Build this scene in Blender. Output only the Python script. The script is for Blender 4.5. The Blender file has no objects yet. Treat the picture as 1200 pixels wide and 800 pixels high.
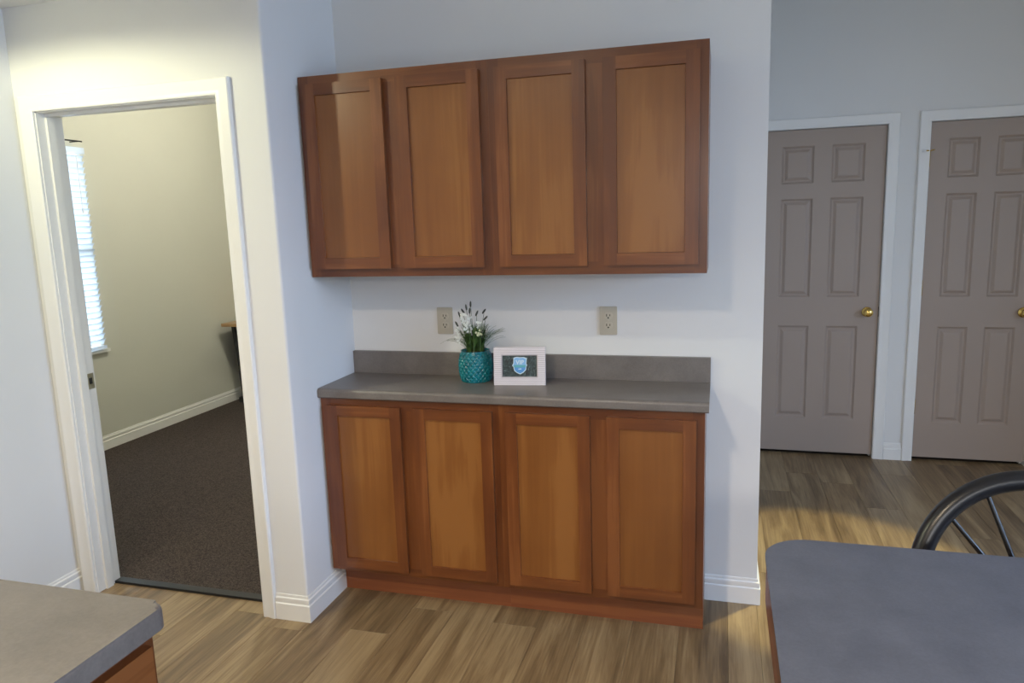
import bpy, bmesh, math, random
from mathutils import Vector, Matrix
random.seed(7)
scene = bpy.context.scene
C = scene.collection

# ------------------------------------------------------------------ camera
CAM = Vector((1.5658, -2.9011, 1.5628)); YAW, PITCH, ROLL, FPX = 0.2799, -0.1646, -0.0316, 855.77
fw = Vector((-math.sin(YAW)*math.cos(PITCH), math.cos(YAW)*math.cos(PITCH), math.sin(PITCH)))
rt = Vector((math.cos(YAW), math.sin(YAW), 0)); up = rt.cross(fw)
r2 = rt*math.cos(ROLL) + up*math.sin(ROLL); u2 = -rt*math.sin(ROLL) + up*math.cos(ROLL)
camd = bpy.data.cameras.new('camera'); camo = bpy.data.objects.new('camera', camd); C.objects.link(camo)
camo.matrix_world = Matrix(((r2.x, u2.x, -fw.x, CAM.x), (r2.y, u2.y, -fw.y, CAM.y), (r2.z, u2.z, -fw.z, CAM.z), (0, 0, 0, 1)))
camd.sensor_width = 36; camd.lens = FPX*36/1200; camd.clip_start = 0.02
scene.camera = camo

# ------------------------------------------------------------------ world, daylight, exposure
w = bpy.data.worlds.new('world'); scene.world = w; w.use_nodes = True
bg = w.node_tree.nodes['Background']; bg.inputs[0].default_value = (0.62, 0.80, 1.0, 1); bg.inputs[1].default_value = 1.5
vs = scene.view_settings
vs.view_transform = 'Standard'; vs.look = 'None'; vs.gamma = 1; vs.exposure = 0.25; vs.use_curve_mapping = False

def area(name, loc, rot, sx, sy, power, col):
    l = bpy.data.lights.new(name, 'AREA'); l.shape = 'RECTANGLE'; l.size = sx; l.size_y = sy; l.energy = power; l.color = col
    o = bpy.data.objects.new(name, l); C.objects.link(o); o.location = loc; o.rotation_euler = rot; return o
RX, RY = 4.7, -5.2          # right wall, rear wall
DAY = (0.45, 0.64, 1.0)
# area lights added for sky light, outside the windows of the right wall, the rear wall and the office
area('daylight_right', (RX+1.5, -1.9, 2.35), Vector((-1, 0, -0.32)).to_track_quat('-Z', 'Y').to_euler(), 3.0, 1.8, 300, DAY)
area('daylight_rear', (2.7, RY-1.3, 2.5), Vector((0, 1, -0.20)).to_track_quat('-Z', 'Y').to_euler(), 2.8, 0.9, 125, (1.0, 0.94, 0.90))
area('daylight_office', (-2.73-0.22, 0.72, 1.44), (0, math.radians(-90), 0), 1.4, 1.1, 32, (0.70, 0.85, 1.0))

# ------------------------------------------------------------------ helpers
def root_of(o):
    while o.parent: o = o.parent
    return o
def tag(o, label=None, cat=None, group=None, kind=None):
    if label: o['label'] = label
    if cat: o['category'] = cat
    if group: o['group'] = group
    if kind: o['kind'] = kind
    return o
def thing(name, label, cat, loc=(0, 0, 0), group=None):
    o = bpy.data.objects.new(name, None); C.objects.link(o); o.location = loc; o.empty_display_size = 0.05
    return tag(o, label, cat, group)
def struct_empty(name, loc=(0, 0, 0), label=None):
    o = bpy.data.objects.new(name, None); C.objects.link(o); o.location = loc; o.empty_display_size = 0.05
    return tag(o, label, None, None, 'structure')
def link(name, bm, mat, parent=None, smooth=False, bevel=0, seg=2, local=False):
    """bmesh in world coordinates -> one mesh object; children are stored relative to their thing"""
    if bevel:
        bmesh.ops.bevel(bm, geom=[e for e in bm.edges if e.is_manifold and e.calc_face_angle(0) > 0.5], offset=bevel, segments=seg, affect='EDGES', profile=0.5)
    bmesh.ops.recalc_face_normals(bm, faces=bm.faces)
    if parent is not None and not local:
        bmesh.ops.translate(bm, verts=bm.verts, vec=-root_of(parent).location)
    me = bpy.data.meshes.new(name); bm.to_mesh(me); bm.free()
    if mat: me.materials.append(mat)
    if smooth:
        for p in me.polygons: p.use_smooth = True
        if smooth != 'all': me.set_sharp_from_angle(angle=math.radians(40))
    o = bpy.data.objects.new(name, me); C.objects.link(o)
    if parent is not None: o.parent = parent
    return o
def addbox(bm, x0, x1, y0, y1, z0, z1):
    v = [bm.verts.new(p) for p in ((x0,y0,z0),(x1,y0,z0),(x1,y1,z0),(x0,y1,z0),(x0,y0,z1),(x1,y0,z1),(x1,y1,z1),(x0,y1,z1))]
    for f in ((0,3,2,1),(4,5,6,7),(0,1,5,4),(1,2,6,5),(2,3,7,6),(3,0,4,7)): bm.faces.new([v[i] for i in f])
    return v
def box(name, x0, x1, y0, y1, z0, z1, mat, parent=None, bevel=0, seg=2, kind=None):
    bm = bmesh.new(); addbox(bm, x0, x1, y0, y1, z0, z1)
    o = link(name, bm, mat, parent, bevel=bevel, seg=seg, smooth=bool(bevel))
    if kind: o['kind'] = kind
    return o
def boxes(name, lst, mat, parent=None, kind=None):
    bm = bmesh.new()
    for b in lst: addbox(bm, *b)
    o = link(name, bm, mat, parent)
    if kind: o['kind'] = kind
    return o
def prism(bm, pts, axis, a, b):
    """closed 2D outline pts extruded along axis from a to b; the other two axes in xyz order"""
    def P(p, t):
        return {'x': (t, p[0], p[1]), 'y': (p[0], t, p[1]), 'z': (p[0], p[1], t)}[axis]
    va = [bm.verts.new(P(p, a)) for p in pts]; vb = [bm.verts.new(P(p, b)) for p in pts]
    n = len(pts)
    bm.faces.new(va); bm.faces.new(list(reversed(vb)))
    for i in range(n): bm.faces.new((va[i], va[(i+1) % n], vb[(i+1) % n], vb[i]))
def rounded_rect(x0, x1, y0, y1, r, n=8):
    pts = []
    for cx, cy, a0 in ((x1-r, y1-r, 0), (x0+r, y1-r, 90), (x0+r, y0+r, 180), (x1-r, y0+r, 270)):
        for k in range(n+1):
            a = math.radians(a0 + 90*k/n); pts.append((cx + r*math.cos(a), cy + r*math.sin(a)))
    return pts
def tube(bm, pts, rad, n=12, cap=True):
    pts = [Vector(p) for p in pts]; rads = rad if isinstance(rad, (list, tuple)) else [rad]*len(pts)
    rings = []; ref = None
    for i, p in enumerate(pts):
        t = (pts[min(i+1, len(pts)-1)] - pts[max(i-1, 0)]).normalized()
        if ref is None: ref = t.orthogonal().normalized()
        ref = (ref - t*ref.dot(t)).normalized(); b = t.cross(ref)
        rings.append([bm.verts.new(p + (ref*math.cos(2*math.pi*k/n) + b*math.sin(2*math.pi*k/n))*rads[i]) for k in range(n)])
    for a, b in zip(rings, rings[1:]):
        for k in range(n): bm.faces.new((a[k], a[(k+1) % n], b[(k+1) % n], b[k]))
    if cap: bm.faces.new(list(reversed(rings[0]))); bm.faces.new(rings[-1])
def lathe(bm, prof, center, axis='z', n=32):
    """prof: list of (radius, distance along axis)"""
    c = Vector(center); rings = []
    ex = {'z': (Vector((1,0,0)), Vector((0,1,0)), Vector((0,0,1))), 'y': (Vector((1,0,0)), Vector((0,0,1)), Vector((0,1,0))), 'x': (Vector((0,1,0)), Vector((0,0,1)), Vector((1,0,0)))}[axis]
    for r, h in prof:
        if r < 1e-6: rings.append([bm.verts.new(c + ex[2]*h)])
        else: rings.append([bm.verts.new(c + ex[2]*h + (ex[0]*math.cos(2*math.pi*k/n) + ex[1]*math.sin(2*math.pi*k/n))*r) for k in range(n)])
    for a, b in zip(rings, rings[1:]):
        for k in range(n):
            k2 = (k+1) % n
            if len(a) == 1 and len(b) == 1: continue
            if len(a) == 1: bm.faces.new((a[0], b[k], b[k2]))
            elif len(b) == 1: bm.faces.new((a[k], a[k2], b[0]))
            else: bm.faces.new((a[k], a[k2], b[k2], b[k]))
def sweep_profile(bm, prof, path, normal):
    """profile points (u outward from the path's left side, v along normal) swept along a planar polyline with mitred corners"""
    N = Vector(normal); path = [Vector(p) for p in path]; rings = []
    for i, p in enumerate(path):
        d0 = (path[i]-path[i-1]).normalized() if i > 0 else None
        d1 = (path[i+1]-path[i]).normalized() if i < len(path)-1 else None
        l0 = N.cross(d0) if d0 else None; l1 = N.cross(d1) if d1 else None
        if l0 is None: s = l1
        elif l1 is None: s = l0
        else: s = (l0+l1); s = s/ (s.dot(l0))
        rings.append([bm.verts.new(p + s*u + N*v) for u, v in prof])
    n = len(prof)
    for a, b in zip(rings, rings[1:]):
        for k in range(n): bm.faces.new((a[k], a[(k+1) % n], b[(k+1) % n], b[k]))
    bm.faces.new(rings[0]); bm.faces.new(list(reversed(rings[-1])))

# ------------------------------------------------------------------ materials
def mat_new(name, col, rough=0.6, metal=0.0, spec=0.5, coat=0.0):
    m = bpy.data.materials.new(name); m.use_nodes = True
    b = m.node_tree.nodes['Principled BSDF']
    b.inputs['Base Color'].default_value = (*col, 1); b.inputs['Roughness'].default_value = rough; b.inputs['Metallic'].default_value = metal
    b.inputs['Specular IOR Level'].default_value = spec; b.inputs['Coat Weight'].default_value = coat; b.inputs['Coat Roughness'].default_value = 0.2
    return m
def N(m, typ, **kw):
    n = m.node_tree.nodes.new(typ)
    for k, v in kw.items():
        if k in n.inputs: n.inputs[k].default_value = v
        else: setattr(n, k, v)
    return n
def L(m, a, b): m.node_tree.links.new(a, b)
def bsdf(m): return m.node_tree.nodes['Principled BSDF']
def bump(m, height, strength, dist=0.002):
    b = N(m, 'ShaderNodeBump', Strength=strength, Distance=dist); L(m, height, b.inputs['Height']); L(m, b.outputs[0], bsdf(m).inputs['Normal'])
def ramp(m, fac, stops):
    r = N(m, 'ShaderNodeValToRGB'); e = r.color_ramp.elements
    while len(e) < len(stops): e.new(0.5)
    for el, (p, c) in zip(e, stops): el.position = p; el.color = (*c, 1)
    L(m, fac, r.inputs[0]); return r
def paint(name, col, rough=0.75, b=0.10):
    m = mat_new(name, col, rough, spec=0.3)
    tc = N(m, 'ShaderNodeTexCoord'); n = N(m, 'ShaderNodeTexNoise', Scale=140.0, Detail=3.0); L(m, tc.outputs['Object'], n.inputs['Vector']); bump(m, n.outputs[0], b, 0.0015)
    n2 = N(m, 'ShaderNodeTexNoise', Scale=1.3, Detail=3.0); L(m, tc.outputs['Object'], n2.inputs['Vector'])
    r = ramp(m, n2.outputs[0], [(0.3, tuple(c*0.97 for c in col)), (0.7, col)]); L(m, r.outputs[0], bsdf(m).inputs['Base Color'])
    return m
def wood(name, dark, mid, light, axis='z', rough=0.33, scale=1.0, coat=0.25):
    m = mat_new(name, mid, rough, coat=coat)
    tc = N(m, 'ShaderNodeTexCoord'); oi = N(m, 'ShaderNodeObjectInfo')
    add = N(m, 'ShaderNodeVectorMath', operation='ADD'); sc = N(m, 'ShaderNodeVectorMath', operation='SCALE'); sc.inputs['Scale'].default_value = 37.0
    cx = N(m, 'ShaderNodeCombineXYZ'); 
    for k in range(3): L(m, oi.outputs['Random'], cx.inputs[k])
    L(m, cx.outputs[0], sc.inputs[0]); L(m, tc.outputs['Object'], add.inputs[0]); L(m, sc.outputs[0], add.inputs[1])
    st = {'x': (1.2, 14, 14), 'y': (14, 1.2, 14), 'z': (14, 14, 1.2)}[axis]
    mp = N(m, 'ShaderNodeMapping'); mp.inputs['Scale'].default_value = tuple(s*scale for s in st); L(m, add.outputs[0], mp.inputs['Vector'])
    n1 = N(m, 'ShaderNodeTexNoise', Scale=1.0, Detail=4.0, Roughness=0.55, Distortion=0.6); L(m, mp.outputs[0], n1.inputs['Vector'])
    mp2 = N(m, 'ShaderNodeMapping'); mp2.inputs['Scale'].default_value = tuple((s*8 if s > 5 else s*2)*scale for s in st); L(m, add.outputs[0], mp2.inputs['Vector'])
    n2 = N(m, 'ShaderNodeTexNoise', Scale=1.0, Detail=2.0); L(m, mp2.outputs[0], n2.inputs['Vector'])
    n3 = N(m, 'ShaderNodeTexNoise', Scale=3.0, Detail=2.0); L(m, add.outputs[0], n3.inputs['Vector'])
    mx = N(m, 'ShaderNodeMath', operation='MULTIPLY_ADD'); mx.inputs[1].default_value = 0.22; L(m, n2.outputs[0], mx.inputs[0]); L(m, n1.outputs[0], mx.inputs[2])
    mx2 = N(m, 'ShaderNodeMath', operation='MULTIPLY_ADD'); mx2.inputs[1].default_value = 0.5; L(m, n3.outputs[0], mx2.inputs[0]); L(m, mx.outputs[0], mx2.inputs[2])
    mx3 = N(m, 'ShaderNodeMath', operation='MULTIPLY_ADD'); mx3.inputs[1].default_value = 0.16; L(m, oi.outputs['Random'], mx3.inputs[0]); L(m, mx2.outputs[0], mx3.inputs[2])
    r = ramp(m, mx3.outputs[0], [(0.68, dark), (0.92, mid), (1.2 if False else 1.0, light)])
    mxs = N(m, 'ShaderNodeMath', operation='SUBTRACT'); mxs.inputs[1].default_value = 0.10; L(m, mx3.outputs[0], mxs.inputs[0]); L(m, mxs.outputs[0], r.inputs[0])
    L(m, r.outputs[0], bsdf(m).inputs['Base Color']); bump(m, n2.outputs[0], 0.05, 0.001)
    return m

M = {}
M['wall'] = paint('wall_paint', (0.74, 0.735, 0.715))
M['office_wall'] = paint('office_wall_paint', (0.60, 0.595, 0.525))
M['ceiling'] = paint('ceiling_paint', (0.80, 0.79, 0.76), 0.9, 0.3)
M['trim'] = mat_new('white_trim_paint', (0.80, 0.79, 0.76), 0.38)
M['taupe'] = mat_new('taupe_door_paint', (0.36, 0.285, 0.235), 0.42)
WD = ((0.122, 0.034, 0.009), (0.178, 0.054, 0.013), (0.222, 0.074, 0.020))
WP = ((0.20, 0.068, 0.014), (0.24, 0.088, 0.019), (0.28, 0.11, 0.026))
M['wood_v'] = wood('stained_maple_upright', *WD, axis='z'); M['wood_h'] = wood('stained_maple_level', *WD, axis='x'); M['wood_hy'] = wood('stained_maple_level_deep', *WD, axis='y')
M['panel'] = wood('stained_maple_panel', *WP, axis='z', scale=0.7)
M['frame_v'] = wood('stained_maple_face_frame', *[tuple(c*0.95 for c in k) for k in WD], axis='z'); M['frame_h'] = wood('stained_maple_face_rail', *[tuple(c*0.95 for c in k) for k in WD], axis='x')
M['toe'] = wood('stained_toe_board', (0.19, 0.058, 0.020), (0.23, 0.070, 0.024), (0.26, 0.085, 0.028), axis='x', rough=0.5, coat=0.0)
M['table_edge'] = wood('red_brown_edge_wood', (0.10, 0.025, 0.015), (0.16, 0.04, 0.02), (0.2, 0.06, 0.03), axis='y')
M['desk_wood'] = wood('honey_desk_wood', (0.35, 0.2, 0.09), (0.42, 0.25, 0.11), (0.5, 0.3, 0.15), axis='y')
def laminate(name, a, b, rough=0.32):
    m = mat_new(name, a, rough, spec=0.5); tc = N(m, 'ShaderNodeTexCoord')
    n = N(m, 'ShaderNodeTexNoise', Scale=9.0, Detail=8.0, Roughness=0.7); L(m, tc.outputs['Object'], n.inputs['Vector'])
    n2 = N(m, 'ShaderNodeTexNoise', Scale=160.0, Detail=2.0); L(m, tc.outputs['Object'], n2.inputs['Vector'])
    mx = N(m, 'ShaderNodeMath', operation='MULTIPLY_ADD'); mx.inputs[1].default_value = 0.35; L(m, n2.outputs[0], mx.inputs[0]); L(m, n.outputs[0], mx.inputs[2])
    r = ramp(m, mx.outputs[0], [(0.45, a), (0.9, b)]); L(m, r.outputs[0], bsdf(m).inputs['Base Color'])
    rr = N(m, 'ShaderNodeMapRange'); rr.inputs['To Min'].default_value = rough-0.05; rr.inputs['To Max'].default_value = rough+0.10; L(m, n.outputs[0], rr.inputs['Value']); L(m, rr.outputs[0], bsdf(m).inputs['Roughness'])
    bump(m, n2.outputs[0], 0.04, 0.0006)
    return m
M['laminate'] = laminate('grey_brown_laminate', (0.132, 0.115, 0.103), (0.200, 0.178, 0.160))
M['table_top'] = laminate('slate_grey_laminate', (0.098, 0.104, 0.130), (0.148, 0.155, 0.185), 0.36)
M['brass'] = mat_new('polished_brass', (0.75, 0.52, 0.16), 0.16, 1.0)
M['nickel'] = mat_new('brushed_strike_metal', (0.42, 0.39, 0.32), 0.35, 1.0)
M['dark'] = mat_new('dark_recess', (0.012, 0.011, 0.010), 0.8)
M['black'] = mat_new('black_lacquer', (0.012, 0.012, 0.014), 0.30)
M['rubber'] = mat_new('black_rubber', (0.008, 0.009, 0.012), 0.4)
M['almond'] = mat_new('almond_plastic', (0.47, 0.43, 0.34), 0.4)
M['almond2'] = mat_new('almond_plastic_insert', (0.50, 0.46, 0.365), 0.35)
M['white_plastic'] = mat_new('white_plastic', (0.8, 0.8, 0.8), 0.4)
M['desk_dark'] = mat_new('charcoal_desk_panel', (0.03, 0.03, 0.03), 0.5)
M['blind'] = mat_new('white_blind_slat', (0.80, 0.82, 0.84), 0.5)
nt = M['blind'].node_tree; tl = nt.nodes.new('ShaderNodeBsdfTranslucent'); tl.inputs[0].default_value = (0.8, 0.85, 0.9, 1); mxb = nt.nodes.new('ShaderNodeMixShader'); mxb.inputs[0].default_value = 0.55
nt.links.new(bsdf(M['blind']).outputs[0], mxb.inputs[1]); nt.links.new(tl.outputs[0], mxb.inputs[2]); nt.links.new(mxb.outputs[0], nt.nodes['Material Output'].inputs[0])
# glass: sees through, with a faint mirror
g = bpy.data.materials.new('window_glass'); g.use_nodes = True; nt = g.node_tree; nt.nodes.remove(nt.nodes['Principled BSDF'])
tr = nt.nodes.new('ShaderNodeBsdfTransparent'); gl = nt.nodes.new('ShaderNodeBsdfGlossy'); gl.inputs['Roughness'].default_value = 0.02
ms = nt.nodes.new('ShaderNodeMixShader'); ms.inputs[0].default_value = 0.05
nt.links.new(tr.outputs[0], ms.inputs[1]); nt.links.new(gl.outputs[0], ms.inputs[2]); nt.links.new(ms.outputs[0], nt.nodes['Material Output'].inputs[0])
M['glass'] = g
def emit(name, col, s):
    m = mat_new(name, (0.9, 0.9, 0.9), 0.4); bsdf(m).inputs['Emission Color'].default_value = (*col, 1); bsdf(m).inputs['Emission Strength'].default_value = s; return m
M['lens_warm'] = emit('lit_warm_lens', (1.0, 0.82, 0.5), 6); M['lens_white'] = emit('lit_opal_glass', (1.0, 0.9, 0.75), 5)
# carpet
m = mat_new('brown_loop_carpet', (0.05, 0.04, 0.03), 0.95, spec=0.1); tc = N(m, 'ShaderNodeTexCoord')
n = N(m, 'ShaderNodeTexNoise', Scale=330.0, Detail=2.0); L(m, tc.outputs['Object'], n.inputs['Vector'])
n2 = N(m, 'ShaderNodeTexNoise', Scale=120.0, Detail=3.0); L(m, tc.outputs['Object'], n2.inputs['Vector'])
mx = N(m, 'ShaderNodeMath', operation='MULTIPLY_ADD'); mx.inputs[1].default_value = 0.6; L(m, n2.outputs[0], mx.inputs[0]); L(m, n.outputs[0], mx.inputs[2])
r = ramp(m, mx.outputs[0], [(0.62, (0.032, 0.025, 0.023)), (0.8, (0.070, 0.055, 0.049)), (0.98, (0.125, 0.100, 0.088))]); L(m, r.outputs[0], bsdf(m).inputs['Base Color']); bump(m, mx.outputs[0], 0.9, 0.006)
M['carpet'] = m
# vinyl planks: one tone per plank, long streaky grain
m = mat_new('oak_vinyl_plank', (0.2, 0.14, 0.08), 0.42, spec=0.45); tc = N(m, 'ShaderNodeTexCoord'); oi = N(m, 'ShaderNodeObjectInfo')
cx = N(m, 'ShaderNodeCombineXYZ'); L(m, oi.outputs['Random'], cx.inputs[0]); L(m, oi.outputs['Random'], cx.inputs[1]); L(m, oi.outputs['Random'], cx.inputs[2])
sc = N(m, 'ShaderNodeVectorMath', operation='SCALE'); sc.inputs['Scale'].default_value = 91.0; L(m, cx.outputs[0], sc.inputs[0])
ad = N(m, 'ShaderNodeVectorMath', operation='ADD'); L(m, tc.outputs['Object'], ad.inputs[0]); L(m, sc.outputs[0], ad.inputs[1])
mp = N(m, 'ShaderNodeMapping'); mp.inputs['Scale'].default_value = (15, 1.2, 1); L(m, ad.outputs[0], mp.inputs['Vector'])
n1 = N(m, 'ShaderNodeTexNoise', Scale=1.0, Detail=6.0, Roughness=0.6, Distortion=0.8); L(m, mp.outputs[0], n1.inputs['Vector'])
mp2 = N(m, 'ShaderNodeMapping'); mp2.inputs['Scale'].default_value = (140, 5, 1); L(m, ad.outputs[0], mp2.inputs['Vector'])
n2 = N(m, 'ShaderNodeTexNoise', Scale=1.0, Detail=3.0); L(m, mp2.outputs[0], n2.inputs['Vector'])
a1 = N(m, 'ShaderNodeMath', operation='MULTIPLY_ADD'); a1.inputs[1].default_value = 0.35; L(m, n2.outputs[0], a1.inputs[0]); L(m, n1.outputs[0], a1.inputs[2])
a2 = N(m, 'ShaderNodeMath', operation='MULTIPLY_ADD'); a2.inputs[1].default_value = 0.20; L(m, oi.outputs['Random'], a2.inputs[0]); L(m, a1.outputs[0], a2.inputs[2])
r = ramp(m, a2.outputs[0], [(0.50, (0.098, 0.061, 0.029)), (0.74, (0.215, 0.143, 0.072)), (1.0, (0.36, 0.26, 0.140))]); L(m, r.outputs[0], bsdf(m).inputs['Base Color']); bump(m, a1.outputs[0], 0.12, 0.001)
M['plank'] = m
M['subfloor'] = mat_new('plank_joint_dark', (0.05, 0.035, 0.02), 0.8)

# ------------------------------------------------------------------ room shell
XE = 1.7274; D = 0.525; T = 0.115; XL = -1.145; YR = 1.997; HI = 3.05; LO = 2.438; OX = -2.73; OY = 4.0
DX0, DX1, DZ = -1.051, -0.205, 2.043        # doorway opening
floor = struct_empty('floor', (0, 0, 0), 'brown oak-look vinyl plank floor')
boxes('floor_base', [(XL, RX, RY, -D+T, -0.03, -0.008), (0, XE, -D+T, 0, -0.03, -0.008), (XE, RX, -D+T, YR+0.05, -0.03, -0.008)], M['subfloor'], floor)
PW, PL = 0.178, 1.22
cuts = [XL, 0.0, XE, RX]
x = XL; cols = []
xs = set(cuts); k = 0
x = 0.012 - 8*PW
while x < RX: 
    xs.add(x); x += PW
xs = sorted(v for v in xs if XL <= v <= RX)
full_mesh = {}
def plank_mesh(wd, ln):
    key = (round(wd, 4), round(ln, 4))
    if key not in full_mesh:
        bm = bmesh.new(); addbox(bm, 0.0003, wd-0.0003, 0.0003, ln-0.0003, -0.008, 0.0)
        bmesh.ops.bevel(bm, geom=[e for e in bm.edges if all(v.co.z > -0.001 for v in e.verts)], offset=0.0007, segments=1, affect='EDGES')
        me = bpy.data.meshes.new('plank'); bm.to_mesh(me); bm.free(); me.materials.append(M['plank']); full_mesh[key] = me
    return full_mesh[key]
rngp = random.Random(11)
for a, b in zip(xs, xs[1:]):
    if b-a < 0.004: continue
    mid = (a+b)/2
    y1 = (-D+0.10) if mid < 0 else (0.0 if mid < XE else YR+0.04)
    y0 = RY
    ci = int(math.floor((mid - 0.012)/PW))
    off = random.Random(ci*13+5).random()*PL
    y = y0 - off
    while y < y1:
        s, e = max(y, y0), min(y+PL, y1)
        if e-s > 0.02:
            o = bpy.data.objects.new('plank', plank_mesh(b-a, e-s)); C.objects.link(o); o.parent = floor; o.location = (a, s, 0)
        y += PL
carpet = box('floor_carpet', OX, -T, -D+T-0.012, OY, -0.03, 0.004, M['carpet'], kind='structure'); carpet['label'] = 'dark brown speckled carpet beyond the doorway'

def wall(name, lst, mat='wall', bevel=0):
    bm = bmesh.new()
    for b in lst: addbox(bm, *b)
    o = link(name, bm, M[mat], bevel=bevel, seg=4, smooth=bool(bevel)); o['kind'] = 'structure'; return o
wall('wall_back', [(0, XE, 0, T, 0, HI)], bevel=0.010)
wall('wall_alcove', [(-T, 0, -D+T, T, 0, HI)])
# doorway wall: bullnosed pier beside the alcove, header, narrow pier by the left wall
bm = bmesh.new()
pts = [(DX1+0.018, -D+T), (DX1+0.018, -D)]
r = 0.010
for k in range(6):
    a = math.radians(-90 + 90*k/5); pts.append((0 - r + r*math.cos(a), -D + r + r*math.sin(a)))
pts.append((0, -D+T))
prism(bm, pts, 'z', 0, HI)
addbox(bm, XL, DX1+0.018, -D, -D+T, DZ+0.018, HI); addbox(bm, XL, DX0-0.018, -D, -D+T, 0, DZ+0.018)
o = link('wall_doorway', bm, M['wall'], smooth=True); o['kind'] = 'structure'
wall('wall_left', [(XL-T, XL, RY, -D+T, 0, HI)])
wall('wall_corridor', [(XE-T, XE, T, YR+T, 0, HI)])
R1a, R1b = 1.808, 2.5112; R2a, R2b = 2.7359, 3.352; RZ = 2.053
wall('wall_far', [(XE, R1a-0.018, YR, YR+T, 0, HI), (R1b+0.018, R2a-0.018, YR, YR+T, 0, HI), (R2b+0.018, RX+T, YR, YR+T, 0, HI), (R1a-0.018, R1b+0.018, YR, YR+T, RZ+0.018, HI), (R2a-0.018, R2b+0.018, YR, YR+T, RZ+0.018, HI)])
wall('wall_leak_block', [(XE-T, RX+T, YR+0.75, YR+0.80, 0, HI), (XE-T, XE, YR+T, YR+0.75, 0, HI), (RX, RX+T, YR+T, YR+0.75, 0, HI), (R1b+0.05, R2a-0.05, YR+T, YR+0.75, 0, HI)])  # unseen walls added behind the doors so no light leaks through their gaps
box('floor_leak_block', XE-T, RX+T, YR+0.05, YR+0.80, -0.03, -0.002, M['subfloor'], kind='structure')  # unseen floor added to keep the gaps under the doors dark
WY0, WY1, WZ0, WZ1 = -3.4, -0.4, 0.20, 2.25
wall('wall_right', [(RX, RX+T, RY-T, WY0, 0, HI), (RX, RX+T, WY1, YR, 0, HI), (RX, RX+T, WY0, WY1, 0, WZ0), (RX, RX+T, WY0, WY1, WZ1, HI)])
VX0, VX1, VZ0, VZ1 = 1.4, 4.0, 0.12, 2.2
wall('wall_rear', [(XL-T, VX0, RY-T, RY, 0, HI), (VX1, RX, RY-T, RY, 0, HI), (VX0, VX1, RY-T, RY, 0, VZ0), (VX0, VX1, RY-T, RY, VZ1, HI)])
OW0, OW1, OWZ0, OWZ1 = 0.15, 1.315, 0.735, 2.15
wall('wall_office_left', [(OX-T, OX, -D, OW0, 0, HI), (OX-T, OX, OW1, OY, 0, HI), (OX-T, OX, OW0, OW1, 0, OWZ0), (OX-T, OX, OW0, OW1, OWZ1, HI)], 'office_wall')
wall('wall_office_back', [(OX-T, -T, OY, OY+T, 0, HI)], 'office_wall')
wall('wall_office_right', [(-2*T, -T, -D+T, OY, 0, HI)], 'office_wall')
wall('wall_office_front', [(OX, XL-T, -D, -D+T, 0, HI)], 'office_wall')
wall('ceiling', [(0, RX+T, RY-T, YR+T+0.8, HI, HI+0.1)], 'ceiling')
wall('ceiling_kitchen', [(XL-T, 0, RY-T, -D, LO, HI+0.1)], 'ceiling')
wall('ceiling_office', [(OX-T, -T, -D, OY+T, HI, HI+0.1)], 'ceiling')

# baseboards: stepped colonial profile
BH = 0.107
BASE = [(0, 0), (0.014, 0), (0.014, 0.068), (0.0085, 0.072), (0.0105, 0.077), (0.0098, 0.092), (0.0045, 0.096), (0.0055, 0.101), (0.003, BH), (0, BH)]
def baseboard(name, path):
    """path on the floor, wall on the right-hand side of the direction walked"""
    bm = bmesh.new(); sweep_profile(bm, BASE, [(x, y, 0) for x, y in path], (0, 0, 1))
    o = link(name, bm, M['trim'], smooth=True); o['kind'] = 'structure'; return o
baseboard('baseboard_alcove', [(DX1+0.062, -D), (0, -D), (0, -0.235)][::-1])
baseboard('baseboard_back', [(1.524, 0), (XE, 0), (XE, YR)][::-1])
baseboard('baseboard_left', [(XL, RY), (XL, -D)][::-1])
baseboard('baseboard_far', [(R1b+0.062, YR), (R2a-0.062, YR)][::-1])
baseboard('baseboard_far_right', [(R2b+0.062, YR), (RX, YR), (RX, RY)][::-1])
baseboard('baseboard_office', [(OX, -D+T), (OX, OY), (-2*T, OY)][::-1])

# ------------------------------------------------------------------ door casings, jambs
CAS = [(0, 0), (0, 0.010), (0.004, 0.013), (0.012, 0.013), (0.020, 0.011), (0.045, 0.017), (0.056, 0.018), (0.060, 0.015), (0.061, 0)]
def casing(name, x0, x1, z, y, ny, parent):
    bm = bmesh.new(); path = [(x0, y, 0), (x0, y, z), (x1, y, z), (x1, y, 0)]
    if ny > 0: path = path[::-1]
    sweep_profile(bm, CAS, path, (0, ny, 0)); return link(name, bm, M['trim'], parent, smooth=True)
t1 = struct_empty('trim_1', ((DX0+DX1)/2, -D+T/2, 0), 'white moulded frame of the open doorway')
casing('casing', DX0, DX1, DZ, -D, -1, t1); casing('casing', DX0, DX1, DZ, -D+T, 1, t1)
jb = 0.018
box('jamb', DX0-jb, DX0+0.004, -D, -D+T, 0, DZ+jb, M['trim'], t1); box('jamb', DX1-0.004, DX1+jb, -D, -D+T, 0, DZ+jb, M['trim'], t1)
box('head_jamb', DX0-jb, DX1+jb, -D, -D+T, DZ-0.004, DZ+jb, M['trim'], t1)
box('door_stop', DX0+0.004, DX0+0.015, -0.487, -0.452, 0, DZ-0.004, M['trim'], t1, 0.003); box('door_stop', DX1-0.015, DX1-0.004, -0.487, -0.452, 0, DZ-0.004, M['trim'], t1, 0.003)
box('door_stop', DX0+0.015, DX1-0.015, -0.487, -0.452, DZ-0.015, DZ-0.004, M['trim'], t1, 0.003)
sp = box('strike_plate', DX0+0.004, DX0+0.0055, -0.443, -0.411, 0.899, 0.967, M['nickel'], t1); sp['label'] = 'small metal strike plate'
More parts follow.
